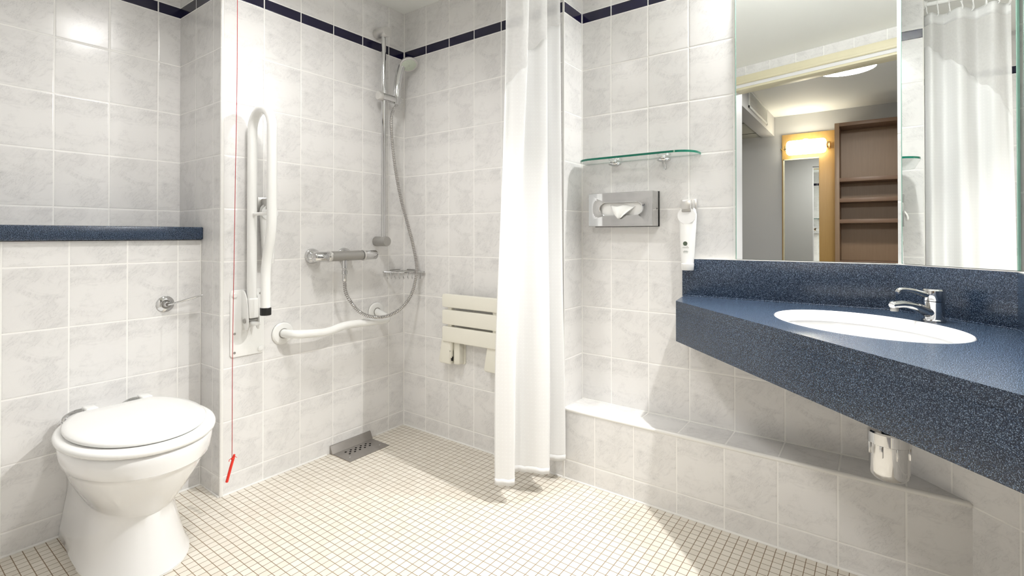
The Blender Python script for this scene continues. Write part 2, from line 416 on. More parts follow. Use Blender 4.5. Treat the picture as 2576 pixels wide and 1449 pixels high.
# floor and ceiling
struct('floor', MB().prism([(xA-.1, -.9), (.45, -.9), (.45, 2.1), (xA-.1, 2.1)], -.08, 0), 'mosaic', label='cream mosaic floor with brown grout', smooth=0)
cpoly = [tuple(dpt(-.6, -.0).xy), tuple(dpt(2.6, -.0).xy), (xA-.1, -.2), (xA-.1, 2.1), (.45, 2.1), (.45, .5)]
struct('ceiling', MB().prism(cpoly, zc, zc+.06), 'ceiling', label='white painted bathroom ceiling', smooth=0)
# tiled ledge boxing under the counter
xe = cF-yD
lp = [(xE, yF), (a[0], yF), (xe, yD), (xE, yD)]
lb = MB().prism([(xE+.001, yF-.0005), (a[0]-.001, yF-.0005), (xe-.001, yD), (xE+.001, yD)], 0, zl-.004)
struct('wall_ledge', lb, 'tBox', label='low tiled boxing running under the wash counter', smooth=0)
struct('trim_ledge_top', MB().prism([(xE+.001, yF-.0005), (a[0]-.001, yF-.0005), (xe-.012, yD+.011), (xE+.001, yD+.011)], zl-.004, zl), 'tTop', label='tiled top of the low ledge', smooth=0)
bn = MB().tube([(xE+.0, yD+.0045, zl-.0055), (xe-.004, yD+.0045, zl-.0055)], .0075, 12)
struct('trim_1', bn, 'trim', label='rounded white trim along the ledge front')
struct('trim_2', MB().tube([(xC-.0055, yB+.0025, 0), (xC-.0055, yB+.0025, zc)], .0075, 14), 'trim', label='rounded white corner trim beside the toilet recess')
# silicone joints
def bead(n, p, r=.0045): struct(n, MB().tube(p, r, 8), 'silicone', label='white silicone joint')
bead('trim_3', [(xA2, -.05, .001), (xA2, yB-.004, .001), (xC-.003, yB-.006, .001)])
bead('trim_4', [(xC, yB+.005, .001), (xC, 1.30, .001)]); bead('trim_5', [(xC, 1.57, .001), (xC, yD, .001), (xE, yD, .001), (xe, yD, .001), (xG, b[1], .001)])
bead('trim_6', [(xC+.001, yD-.001, .0), (xC+.001, yD-.001, zc)], .0025); bead('trim_7', [(xE+.001, yF-.001, zl), (xE+.001, yF-.001, zc)], .0032)
bead('trim_8', [(xE, yD, zl), (xE, yF, zl), (a[0], yF, zl), (xe, yD, zl)], .0030)
bead('trim_9', [(xA2+.0, yB-.006, 0), (xA2+.0, yB-.006, .95)], .0022)
struct('trim_10', MB().tube([(xE-.001, yD-.001, 0), (xE-.001, yD-.001, zc)], .0025, 10), 'trim', label='white corner trim behind the curtain')

# ================================================================ CORRIDOR SEEN IN THE MIRROR
CX0, CX1, CY0, CZ = -1.75, 1.25, -2.48, 2.30
wallbox('wall_corridor_far', (CX0, CY0-.1, 0), (CX1, CY0, CZ), 'paint', 'pale corridor wall reflected in the mirror')
wallbox('wall_corridor_left', (CX0-.1, CY0-.1, 0), (CX0, -.30, CZ), 'paint', 'corridor side wall')
wallbox('wall_corridor_right', (CX1, CY0-.1, 0), (CX1+.1, .8, CZ), 'paint', 'corridor side wall beyond the bookcase')
nb = dbox(-1.3, SO0, -.16, -.121, 0, CZ); q = dbox(SO1, 1.9, -.16, -.121, 0, CZ); nb.add(q.v, q.f); q = dbox(SO0, SO1, -.16, -.121, ZO, CZ); nb.add(q.v, q.f)
struct('wall_corridor_near', nb, 'paint', label='corridor side of the doorway wall', smooth=0)
fl = dbox(-1.3, 1.9, -.16, -.155, 0, 0)
struct('floor_corridor', MB().prism([(CX0, CY0), (CX1, CY0), (CX1, dpt(-1.2, -.12).y), tuple(dpt(-1.2, -.12).xy), tuple(dpt(1.8, -.12).xy), (CX0, dpt(1.8, -.12).y)], .0, .006), 'carpet', label='dark corridor carpet', smooth=0)
struct('ceiling_corridor', MB().box((CX0, CY0, CZ), (CX1, .9, CZ+.05)), 'ceiling', label='white corridor ceiling', smooth=0)
bk = MB().box((CX0+.001, CY0+.001, 2.095), (-1.06, -.35, CZ-.001)); 
blk = struct('wall_bulkhead', MB().box((-1.06, CY0+.001, 2.085), (-.93, -.32, CZ-.001), .002), 'paint', label='white bulkhead holding the air grille')
sf = struct('ceiling_soffit', bk, 'soffit', label='panelled soffit beside the bulkhead', smooth=0)
ln = MB()
for y in (-2.2, -1.6, -1.0): ln.box((CX0+.01, y-.004, 2.092), (-1.062, y+.004, 2.0955))
ln.box((-1.35, CY0+.01, 2.0915), (-1.34, -.4, 2.0953))
struct('panel_joint', ln, 'hole', parent=sf)
ag = thing('air_grille', 'white louvred air grille on the bulkhead, seen at the upper left of the mirror', 'vent', (-.93, -1.52, 2.12))
gf = MB(); 
for z0, z1, y0, y1 in ((2.12, 2.14, -1.97, -1.07), (2.265, 2.285, -1.97, -1.07), (2.12, 2.285, -1.97, -1.95), (2.12, 2.285, -1.09, -1.07)): gf.box((-.9295, y0, z0), (-.918, y1, z1), .001)
mesh_obj('frame', gf, 'louvre', ag)
mesh_obj('backing', MB().box((-.9295, -1.95, 2.14), (-.926, -1.09, 2.265)), 'hole', ag)
ls = MB()
for i in range(11): ls.box((-.9255, -1.95, 2.1435+i*.0112), (-.920, -1.09, 2.1485+i*.0112))
mesh_obj('louvres', ls, 'louvre', ag)
# ceiling lamp
cl = thing('ceiling_lamp', 'round glowing opal lamp on the corridor ceiling, seen in the mirror', 'lamp', (-.18, -.70, 2.22))
mesh_obj('base', MB().lathe([(.20, .06), (.205, .075), (.205, .0795), (0, .0795)], Matrix.Translation((-.18, -.70, 2.22)), 48), 'louvre', cl)
mesh_obj('lamp_shade', MB().lathe([(0, .0), (.07, .004), (.13, .016), (.175, .036), (.197, .060)], Matrix.Translation((-.18, -.70, 2.22)), 48), 'lamp', cl)
# wall panel, mirror and lamp
struct('trim_11', MB().box((-.852, CY0+.001, .0), (-.35, CY0+.02, 2.085), .002), 'oak', label='honey oak wall panel behind the corridor mirror')
cm = thing('hallway_mirror', 'tall narrow mirror on an oak panel beside the bookcase, seen in the large mirror', 'mirror', (-.67, CY0+.02, .5))
mesh_obj('mirror_glass', MB().box((-.828, CY0+.021, .51), (-.502, CY0+.027, 1.80)), 'mirror', cm, smooth=0)
cf_ = MB()
for a0, b0 in (((-.842, .50), (-.828, 1.812)), ((-.842, .50), (-.5, .51)), ((-.842, 1.80), (-.5, 1.812))): cf_.box((a0[0], CY0+.021, a0[1]), (b0[0], CY0+.033, b0[1]), .002)
mesh_obj('frame', cf_, 'architrave', cm)
wl = thing('wall_lamp', 'bright tube lamp with brass ends above the corridor mirror', 'lamp', (-.61, CY0+.02, 1.88))
mesh_obj('lamp_tube', MB().box((-.80, CY0+.045, 1.845), (-.43, CY0+.135, 2.0), .035, 5), 'tube', wl)
bb = MB()
for x in (-.81,): bb.lathe([(0, -.006), (.03, -.006), (.033, 0), (.03, .012), (0, .012)], frame((x, CY0+.09, 1.925), (1, 0, 0)), 20)
bb.sphere((-.845, CY0+.09, 1.915), .012); bb.tube([(-.845, CY0+.09, 1.915), (-.81, CY0+.09, 1.915)], .004, 8);
mesh_obj('end_cap', bb, 'brass', wl)
mesh_obj('end_cap', MB().lathe([(0, -.006), (.03, -.006), (.033, 0), (.03, .012), (0, .012)], frame((-.425, CY0+.09, 1.925), (1, 0, 0)), 20).box((-.425, CY0+.02, 1.89), (-.395, CY0+.10, 1.96), .004), 'brass', wl)
mesh_obj('backplate', MB().box((-.78, CY0+.0205, 1.86), (-.45, CY0+.046, 1.99), .004), 'louvre', wl)
# bookcase
bc = thing('bookcase', 'tall brown wooden open bookcase reflected in the large mirror', 'bookcase', (-.05, -2.33, .006))
X0, X1, YF_, YB_, ZT = -.345, .255, -2.185, -2.475, 2.10
for x in (X0, X1-.04): mesh_obj('side_panel', MB().box((x, YB_, .006), (x+.04, YF_, ZT), .001), 'brown', bc)
mesh_obj('top_panel', MB().box((X0+.04, YB_, ZT-.035), (X1-.04, YF_, ZT), .001), 'brownx', bc)
mesh_obj('back_panel', MB().box((X0+.04, YB_, .006), (X1-.04, YB_+.012, ZT-.035)), 'brown', bc)
for z in (1.548, 1.343, 1.134, .72, .36): mesh_obj('shelf', MB().box((X0+.04, YB_+.012, z-.038), (X1-.04, YF_-.004, z), .001), 'brownx', bc)

# ================================================================ BLUE SHELF OVER THE TOILET
tag(mesh_obj('window_sill_slab', MB().box((xA+.001, -.35, .957), (xA2+.018, yB-.0045, 1.006), .004), 'worktop'), 'long blue speckled shelf on the tiled boxing above the toilet', 'shelf').name = 'ledge_shelf'

# ================================================================ TOILET
cy0 = .557
def dshape(x0, x1, hw, z, n=48, sq=2.0, back=None, cy=cy0, bx=None):
    """outline: ellipse-like front, straight back at bx"""
    cx = (x0+x1)/2; a_ = (x1-x0)/2; out = []
    for i in range(n):
        t = 2*PI*i/n; c, s_ = math.cos(t), math.sin(t)
        x = max(cx+a_*math.copysign(abs(c)**(2/sq), c), back if back is not None else -9); y = cy+hw*math.copysign(abs(s_)**(2/sq), s_)
        out.append(Vector((x, y, z)))
    return out
toilet = thing('toilet', 'white ceramic toilet with closed lid, standing against the tiled boxing', 'toilet', (-1.87, cy0, 0))
def pan_ring(z, xf, hw, hb, n=56):
    """plan of the pan at height z: front at xf, half width hw in the bowl, half width hb at the wall"""
    xb = xA2+.001; out = []; L = xf-xb; xm = xb+L*.52
    for i in range(n//2+1):
        t = PI*i/(n//2) - PI/2; out.append(Vector((xm+(xf-xm)*max(0, math.cos(t))**.92, cy0+hw*math.sin(t), z)))
    m = 13
    for j in range(1, m+1):
        f = j/m; s_ = f*f*(3-2*f); out.append(Vector((xm+(xb-xm)*f, cy0+hw+(hb-hw)*s_, z)))
    for j in range(m, 0, -1):
        f = j/m; s_ = f*f*(3-2*f); out.append(Vector((xm+(xb-xm)*f, cy0-hw-(hb-hw)*s_, z)))
    return out
prof = [(0, -1.655, .130, .118), (.006, -1.650, .134, .122), (.03, -1.662, .124, .118), (.08, -1.680, .113, .110), (.13, -1.695, .104, .102), (.165, -1.700, .101, .098),
        (.175, -1.690, .104, .098), (.20, -1.668, .117, .100), (.235, -1.640, .136, .106), (.27, -1.615, .152, .110), (.30, -1.597, .163, .113), (.314, -1.590, .169, .114),
        (.319, -1.580, .175, .118), (.335, -1.577, .178, .119), (.352, -1.574, .181, .121), (.368, -1.573, .181, .122), (.375, -1.578, .177, .119), (.377, -1.586, .169, .114)]
mesh_obj('pan', MB().loft([pan_ring(z, xf, hw, hb) for z, xf, hw, hb in prof]), 'ceramic', toilet, 50)
zs = .380
seatm = MB().loft([dshape(-2.10+d, -1.566-d, .191-d, z, 72, 2.05, back=-2.06+d) for z, d in ((zs, .006), (zs+.004, .001), (zs+.010, 0), (zs+.016, .002), (zs+.019, .008))])
mesh_obj('seat', seatm, 'plastic', toilet, 50)
zl_ = zs+.021
lidm = MB().loft([dshape(-2.09+d, -1.600-d, .170-d, z, 72, 2.05, back=-2.045+d) for z, d in ((zl_, .006), (zl_+.003, .001), (zl_+.008, 0), (zl_+.013, .004), (zl_+.0155, .018), (zl_+.0165, .06))])
mesh_obj('lid', lidm, 'plastic', toilet, 50)
for s_ in (-1, 1):
    y = cy0+s_*.075
    h = mesh_obj('hinge', MB().tube(fillet([(-2.085, y-.045, .376), (-2.085, y-.045, .395), (-2.080, y-.02, .408), (-2.075, y-.002, .409)], .018), .0062, 10).lathe([(0, 0), (.016, 0), (.015, .004), (.007, .006), (0, .006)], Matrix.Translation((-2.085, y-.045, .3765)), 20), 'chrome', toilet)
    mesh_obj('hinge_block', MB().box((-2.095, y, .396), (-2.040, y+.034, .417), .006, 3), 'plastic', toilet)
mesh_obj('seat_buffer', MB().lathe([(0, -.003), (.010, -.003), (.011, .002), (.009, .004), (0, .004)], Matrix.Translation((-1.612, cy0-.07, .3785)), 16), 'plastic', toilet)
mesh_obj('screw_cover', MB().sphere((-1.86, cy0-.116, .030), (.007, .005, .007)), 'plastic', toilet)
bead_pts = [tuple(p+Vector((0, 0, .001))) for p in pan_ring(0, -1.655, .130, .118)]
mesh_obj('silicone_joint', MB().tube(bead_pts[:30], .0045, 8), 'silicone', toilet)
# flush lever
fl = thing('flush_lever', 'chrome flush lever on a round plate on the tiles above the toilet', 'lever', (xA2, .732, .72))
X = frame((xA2, .732, .719), (1, 0, 0))
mesh_obj('rosette', MB().lathe([(.0295, 0), (.0295, .003), (.026, .006), (.018, .009), (.016, .012), (0, .012)], X, 36), 'chrome', fl)
lv = MB().lathe([(.0095, .011), (.0095, .022), (.007, .026), (0, .026)], X, 24)
lv.tube([(xA2+.020, .736, .717), (xA2+.030, .752, .722), (xA2+.042, .79, .733), (xA2+.052, .838, .746)], [.0075, .0075, .009, .006], 12, flat=.5)
mesh_obj('lever', lv, 'chrome', fl)

# ================================================================ FOLD-DOWN SUPPORT RAIL
ry = .952
fr_ = thing('fold_down_grab_rail', 'white folded-up support rail on a screwed wall plate beside the toilet', 'grab rail', (xC, ry, .51))
pr = rrect(.255, .128, .012, 5)
plate = MB().prism(pr, 0, .006, frame((xC, ry, .638), (1, 0, 0)), .0015)
mesh_obj('wall_plate', plate, 'whitemetal', fr_)
for dy, dz in ((-.049, -.038), (-.049, -.110), (.049, .108), (-.049, .108), (.049, -.11)):
    X = frame((xC+.006, ry+dy, .638+dz), (1, 0, 0))
    if (dy, dz) in ((-.049, .108), (.049, -.11)): mesh_obj('screw_cover', MB().lathe([(.0105, 0), (.0105, .003), (.008, .005), (0, .005)], X, 20), 'whitemetal', fr_)
    else: mesh_obj('screw', MB().lathe([(.0048, 0), (.0045, .0015), (.0015, .0018), (0, .0005)], X, 14), 'satin', fr_)
def cheek(y): # rounded bracket cheek in the x-z plane
    out = [(0, .10), (.020, .095), (.036, .075), (.045, .04), (.050, .005), (.052, -.03), (.047, -.047), (.036, -.052), (.024, -.045), (.012, -.02), (0, .0)]
    return MB().prism([(p.x, p.y) for p in spline([Vector((q[0], q[1], 0)) for q in out], 3)], y, y+.004, Matrix(((1, 0, 0, xC+.005), (0, 0, 1, 0), (0, 1, 0, .665), (0, 0, 0, 1))), .001)
for y in (ry-.024, ry+.020): mesh_obj('bracket', cheek(y), 'whitemetal', fr_)
mesh_obj('hinge_sleeve', MB().box((xC+.018, ry-.0185, .658), (xC+.058, ry+.0185, .735), .006, 3), 'whitemetal', fr_)
mesh_obj('hinge_pin', MB().tube([(xC+.034, ry-.028, .648), (xC+.034, ry+.028, .648)], .009, 16), 'satin', fr_)
mesh_obj('latch', MB().box((xC+.022, ry-.012, .634), (xC+.085, ry+.012, .645), .003), 'whitemetal', fr_)
xt, xo = -1.935, -1.790
path = [(xt, ry, .70), (xt, ry, 1.375)] + [(xt+(xo-xt)/2*(1-math.cos(PI*i/14)), ry, 1.375+.072*math.sin(PI*i/14)) for i in range(1, 14)] + [(xo, ry, 1.375)]
path += [tuple(p) for p in fillet([(xo, ry, 1.36), (xo, ry, .985), (xo-.042, ry, .865), (xo-.042, ry, .705)], .06)]
mesh_obj('rail_tube', MB().tube(path, .0175, 20), 'whitemetal', fr_)
mesh_obj('cross_bar', MB().tube([(xt, ry, 1.055), (xo, ry, 1.055)], .0065, 14), 'whitemetal', fr_)
mesh_obj('end_cap', MB().lathe([(.0185, 0), (.0195, .002), (.0195, .026), (.0185, .028), (0, .028)], Matrix.Translation((xo-.042, ry, .678)), 24), 'black', fr_)

# ================================================================ SOAP DISPENSERS
def dispenser(X, label, printed=True):
    """local x = along the wall, y = up, z = out of the wall; origin at bottom of the tube"""
    t = thing('soap_dispenser', label, 'soap dispenser', tuple(X.translation))
    rings = []
    for h, w_, d_, z0 in ((0, .0215, .017, .028), (.001, .0222, .018, .028), (.024, .0235, .019, .028), (.0245, .0225, .018, .028), (.027, .0225, .0175, .028), (.07, .0255, .0185, .027), (.13, .029, .018, .026), (.185, .0318, .0145, .024), (.205, .0322, .011, .0225), (.222, .028, .0075, .0215), (.232, .018, .005, .021)):
        rings.append([X @ Vector((w_*math.cos(2*PI*i/28), h, z0+d_*math.sin(2*PI*i/28))) for i in range(28)])
    mesh_obj('tube', MB().loft(rings), 'plastic', t, 60)
    mesh_obj('shoulder_disc', MB().loft([[X @ Vector((.0325*math.cos(2*PI*i/28), .200+.030*math.sin(2*PI*i/28), z)) for i in range(28)] for z in (.035, .0385, .040)]), 'ceramic', t, 40)
    hk = MB().box((-.030, .215, -.0095), (.026, .262, .004), .001, X=X).box((.016, .222, .0), (.021, .258, .03), .001, X=X)
    hk.box((-.016, .222, .003), (.016, .256, .046), .003, X=X)
    mesh_obj('wall_clip', hk, 'satin2' if 'satin2' in M else 'whitemetal', t)
    mesh_obj('clip_lip', MB().box((-.0155, .214, .030), (.0155, .222, .046), .001, X=X), 'satin', t)
    if printed:
        dsc = MB().prism([(.0078*math.cos(2*PI*i/24), .0078*math.sin(2*PI*i/24)) for i in range(24)], 0, .0004, X @ Matrix.Translation((-.003, .098, .0452)))
        for q in range(5): dsc.box((.003+.0018*q-.004, .0905-.0012*q, .0452), (.0042+.0018*q-.004, .0915-.0012*q, .0456), X=X)
        mesh_obj('emblem', dsc, 'grey', t)
        tx = MB()
        for row, (yy, wd) in enumerate(((.083, .022), (.071, .012), (.068, .018), (.0645, .015))):
            x = -wd/2-.002
            while x < wd/2-.002:
                l = random.uniform(.0008, .0016); tx.box((x, yy-.0007, .0452), (x+l, yy+.0007, .0455), X=X); x += l+.0006
        mesh_obj('lettering', tx, 'grey', t)
    return t
M['satin2'] = mat('brushed_clip_metal', (.70, .69, .67), .3, .6, noise=.05)
Xs = Matrix(((1, 0, 0, -.562), (0, 0, -1, yF-.010), (0, 1, 0, .846), (0, 0, 0, 1)))
dispenser(Xs, 'white hand soap tube in a metal clip at the left end of the wash counter')
Xs2 = Matrix(((0, 0, 1, xC+.010), (1, 0, 0, 1.015), (0, 1, 0, .862), (0, 0, 0, 1)))
dispenser(Xs2, 'white soap tube in a metal clip partly hidden behind the folded-up rail', False)

# ================================================================ SHORT GRAB BAR
gb = thing('grab_bar', 'white cranked grab bar with two round chrome-backed flanges below the shower valve', 'grab bar', (xC, 1.33, .55))
for (y, z) in ((1.094, .573), (1.566, .603)):
    X = frame((xC, y, z), (1, 0, 0))
    fg = mesh_obj('flange', MB().lathe([(.0445, .002), (.0445, .006), (.040, .010), (.021, .012), (.0205, .012)], X, 40), 'whitemetal', gb)
    mesh_obj('flange_ring', MB().lathe([(.0455, 0), (.0455, .0025), (.0445, .003)], X, 40), 'chrome', fg)
    mesh_obj('gasket', MB().lathe([(.0205, .010), (.0205, .0135), (.017, .0135), (.017, .010)], X, 30), 'satin', fg)
bx = -1.885
pth = fillet([(xC+.006, 1.094, .573), (bx+.0, 1.100, .575), (bx, 1.245, .562), (bx, 1.325, .580), (bx, 1.585, .572), (xC+.006, 1.566, .603)], .045, 8)
mesh_obj('bar', MB().tube(pth, .0175, 20), 'whitemetal', gb)

# ================================================================ SHOWER
xb_ = -1.917; yb_ = 1.567
sr = thing('shower_rail', 'tall chrome shower riser rail fixed to the tiles near the corner', 'shower rail', (xC, yb_, .93))
mesh_obj('rail', MB().tube([(xb_, yb_, .945), (xb_, yb_, 1.955)], .0115, 20), 'chrome', sr)
for z, dz in ((1.955, 0), (.945, 0)):
    mesh_obj('wall_bracket', MB().lathe([(.0215, 0), (.0235, .004), (.0235, .082), (.022, .085), (0, .085)], frame((xC, yb_, z), (1, 0, -.06 if z > 1.5 else .0)), 32), 'satin2' if z > 1.5 else 'satin', sr)
sl = mesh_obj('slider', MB().tube([(xb_+.004, 1.552, 1.640), (xb_+.004, 1.660, 1.638)], .0185, 24), 'chrome', sr)
mesh_obj('slider_knob', MB().lathe([(.019, -.004), (.0215, .0), (.0215, .014), (.019, .018), (0, .018)], frame((xb_+.004, 1.548, 1.640), (0, -1, 0)), 28), 'satin2', sl)
# hand shower (a thing of its own, resting in the slider)
hs = thing('hand_shower', 'chrome hand shower with pale green spray face hooked on the rail slider', 'shower head', (xb_+.01, 1.640, 1.62))
hb = Vector((xb_+.012, 1.637, 1.615)); hd = Vector((-1.868, 1.682, 1.820))
hp = spline([hb, hb+Vector((.000, .001, .035)), hb+Vector((.001, .005, .09)), hb+Vector((.003, .013, .145)), hd+Vector((-.030, -.018, -.012)), hd+Vector((-.020, -.010, .006))], 8)
mesh_obj('handle', MB().tube(hp, [.0105+.006*min(1, i/8)+.002*math.sin(i/len(hp)*PI) for i in range(len(hp))], 20), 'chrome', hs)
fn = Vector((.45, -.14, -.88)).normalized()   # direction the spray face looks
X = frame(hd, fn)
hsh = mesh_obj('head_shell', MB().lathe([(0, -.022), (.020, -.021), (.036, -.014), (.0445, -.003), (.0455, .003), (.043, .006), (.036, .006)], X, 40), 'satin2', hs)
mesh_obj('spray_face', MB().lathe([(.0365, .005), (.0365, .0075), (.03, .0085), (0, .009)], X, 40), 'faceplate', hsh)
nz = MB()
for arm in range(9):
    for kk in range(5):
        r = .011+kk*.0052; a = arm*2*PI/9+kk*.17; nz.sphere((r*math.cos(a), r*math.sin(a), .0087), (.0008, .0008, .0007), X, seg=6)
nz.tube([X @ Vector((.005*math.cos(i*PI/6), .005*math.sin(i*PI/6), .009)) for i in range(12)], .0005, 6, closed=True)
mesh_obj('nozzles', nz, 'satin', hs)
# hose
ho = thing('shower_hose', 'ribbed chrome shower hose looping from valve to hand shower', 'hose', (-1.88, 1.55, .58))
hpt = spline([(-1.903, 1.637, 1.615), (-1.901, 1.612, 1.58), (-1.895, 1.596, 1.52), (-1.89, 1.601, 1.401), (-1.875, 1.611, 1.266), (-1.86, 1.63, 1.142), (-1.84, 1.656, 1.017), (-1.83, 1.68, 0.92), (-1.82, 1.692, 0.822), (-1.82, 1.681, 0.742), (-1.825, 1.65, 0.671), (-1.835, 1.594, 0.619), (-1.845, 1.522, 0.597), (-1.855, 1.451, 0.604), (-1.87, 1.397, 0.631), (-1.88, 1.361, 0.675), (-1.895, 1.342, 0.723), (-1.905, 1.343, 0.775)], 8)
# resample by length and ring it
L = [0]
for i in range(1, len(hpt)): L.append(L[-1]+(hpt[i]-hpt[i-1]).length)
N = int(L[-1]/.0021); pp = []; rr_ = []; j = 0
for i in range(N+1):
    s_ = L[-1]*i/N
    while j < len(L)-2 and L[j+1] < s_: j += 1
    f = (s_-L[j])/(L[j+1]-L[j]); pp.append(hpt[j].lerp(hpt[j+1], f)); rr_.append(.0080 if (i//2) % 2 else .0064)
hm = MB().tube(pp, rr_, 12)
hm.mi = [1 if (f // 12) % 4 in (1, 2) else 0 for f in range(len(hm.f))]
mesh_obj('hose_tube', hm, ['chrome', 'steel'], ho, 25)
mesh_obj('hose_nut', MB().lathe([(.0085, -.030), (.0095, -.028), (.0095, 0), (.012, .002), (.012, .018), (.0095, .020), (.0095, .026), (.013, .028), (.013, .036), (.010, .037)], Matrix.Translation((-1.905, 1.343, .800)), 12), 'chrome', ho)
# valve
va = thing('shower_valve', 'grey and chrome thermostatic bar valve below the riser rail', 'shower valve', (xC, 1.35, .85))
vx, vz = -1.905, .883
mesh_obj('body', MB().lathe([(.0205, 0), (.022, .002), (.022, .160), (.0205, .162)], frame((vx, 1.272, vz), (0, 1, 0)), 32), 'satin', va)
for y0, y1, sgn in ((1.272, 1.193, -1), (1.434, 1.514, 1)):
    X = frame((vx, y0, vz), (0, sgn, 0)); l = abs(y1-y0)
    kn = mesh_obj('knob', MB().lathe([(.021, .001), (.024, .002), (.024, .012), (.0215, .015), (.0215, l-.005), (.018, l), (.012, l), (.010, l-.002), (0, l-.002)], X, 32), 'chrome', va)
    mesh_obj('scale_ring', MB().lathe([(.0242, .003), (.0246, .005), (.0246, .009), (.0242, .011)], X, 32), 'satin2', kn)
for y in (1.225, 1.385):
    X = frame((xC, y+.0, vz+.001), (1, 0, 0))
    mesh_obj('wall_flange', MB().lathe([(.0335, 0), (.0335, .006), (.030, .018), (.020, .027), (.0185, .03), (.0185, .060), (0, .060)], X, 36), 'chrome', va)
mesh_obj('outlet', MB().lathe([(.013, -.0), (.013, .030), (.0115, .032), (.0115, .036)], Matrix.Translation((vx, 1.343, vz-.050)), 24), 'chrome', va)
# corner soap basket
sd = thing('soap_basket', 'chrome wire corner soap basket under the riser rail', 'soap dish', (xC+.06, yD-.05, .76))
zb = .793; A = Vector((xC+.010, 1.602, zb)); B_ = Vector((xC+.165, yD-.010, zb))
fc = [A+(B_-A)*t_+Vector((.7, -.7, 0)).normalized()*(.030*math.sin(PI*t_)) for t_ in [i/14 for i in range(15)]]
ring = [Vector((xC+.010, yD-.018, zb)), Vector((xC+.010, 1.65, zb))]+fc+[Vector((xC+.10, yD-.010, zb)), Vector((xC+.02, yD-.010, zb))]
mesh_obj('rim', MB().tube(fillet(ring+[ring[0]], .006, 3)[:-1], .0042, 10, closed=True), 'chrome', sd)
tn = MB()
for i in range(1, 10):
    p = fc[0].lerp(fc[-1], i/10)+Vector((.7, -.7, 0)).normalized()*(.030*math.sin(PI*i/10)); q = p+Vector((-.6, .6, 0))*.02
    q = Vector((max(q.x, xC+.016), min(q.y, yD-.018), zb-.032)); e = q+Vector((-.6, .6, 0))*.05*math.sin(PI*i/10)
    e = Vector((max(e.x, xC+.014), min(e.y, yD-.014), zb-.032))
    tn.tube([p, Vector((p.x, p.y, zb-.024)), q, e], .0028, 8)
mesh_obj('tines', tn, 'chrome', sd)
mesh_obj('wall_fixing', MB().box((xC+.0005, 1.655, zb-.003), (xC+.007, 1.715, zb+.009), .001).box((xC+.03, yD-.007, zb-.003), (xC+.10, yD-.0005, zb+.009), .001), 'satin', sd)
# drain
dr = thing('floor_drain', 'grey metal drain plate with round holes in the floor by the shower wall', 'drain', (-1.895, 1.425, 0))
mesh_obj('plate', MB().prism([(-1.963, 1.318), (-1.963, 1.530), (-1.828, 1.530), (-1.828, 1.318)], .0005, .003), 'steel', dr)
mesh_obj('upstand', MB().prism([(0, 0), (.0, .0025), (.016, .018), (.0, .030), (-.008, .030), (-.008, 0)][::-1] if 0 else [(xC+.001, .0), (xC+.022, .003), (xC+.006, .034), (xC+.001, .036)], 1.315, 1.533, Matrix(((1, 0, 0, 0), (0, 0, 1, 0), (0, 1, 0, 0), (0, 0, 0, 1))), .0005), 'steel', dr)
hl = MB()
for row, x in enumerate((-1.925, -1.910, -1.895)):
    for kk in range(5):
        y = 1.365+kk*.027+(row % 2)*.0135
        hl.lathe([(0, .0032), (.0052, .0032)], Matrix.Translation((x, y, 0)), 14)
        hl.f[-1:] = hl.f[-1:]
mesh_obj('drain_holes', hl, 'hole', dr)
for y in (1.345, 1.505): mesh_obj('screw', MB().lathe([(.0045, .003), (.004, .0042), (0, .0045)], Matrix.Translation((-1.865, y, 0)), 12), 'chrome', dr)

# ================================================================ FOLDED SHOWER SEAT
st = thing('folding_shower_seat', 'cream slatted shower seat folded up against the tiles beside the curtain', 'shower seat', (-1.50, yD, .39))
sx0, sx1 = -1.640, -1.268
for z0, z1 in ((.641, .702), (.562, .629), (.482, .552)):
    mesh_obj('slat', MB().prism(rrect(sx1-sx0, z1-z0, .010, 5, (sx0+sx1)/2, (z0+z1)/2), 0, .022, Matrix(((1, 0, 0, 0), (0, 0, -1, yD-.040), (0, 1, 0, 0), (0, 0, 0, 1))), .004, 3), 'cream', st)
for x in (-1.600, -1.335): mesh_obj('support_rail', MB().box((x-.012, yD-.052, .44), (x+.012, yD-.030, .69), .004, 2), 'cream', st)
for x in (-1.607, -1.333):
    pl_ = rrect(.118, .118, .022, 6)
    Xb = Matrix(((1, 0, 0, x), (0, 0, -1, yD), (0, 1, 0, .437), (0, 0, 0, 1)))
    br = mesh_obj('wall_bracket', MB().prism(rrect(.126, .126, .010, 4), 0, .006, Xb, .001).prism([(-.062, -.052), (-.052, -.060), (.010, -.060), (.010, .055), (-.036, .055), (-.044, .045)], .004, .055, Xb, .006, 3).prism([(.020, -.060), (.048, -.060), (.056, -.052), (.056, .045), (.050, .055), (.020, .055)], .004, .040, Xb, .006, 3), 'cream', st)
    mesh_obj('hinge_arm', MB().box((x-.004, yD-.050, .405), (x+.016, yD-.034, .485), .004, 2), 'cream', st)
    mesh_obj('hinge_pin', MB().lathe([(.0045, 0), (.0045, .003), (0, .003)], frame((x+.006, yD-.050, .438), (0, -1, 0)), 12), 'satin', br)
    mesh_obj('slot', MB().box((x+.0085, yD-.0445, .392), (x+.0195, yD-.040, .412), .001), 'hole', br)

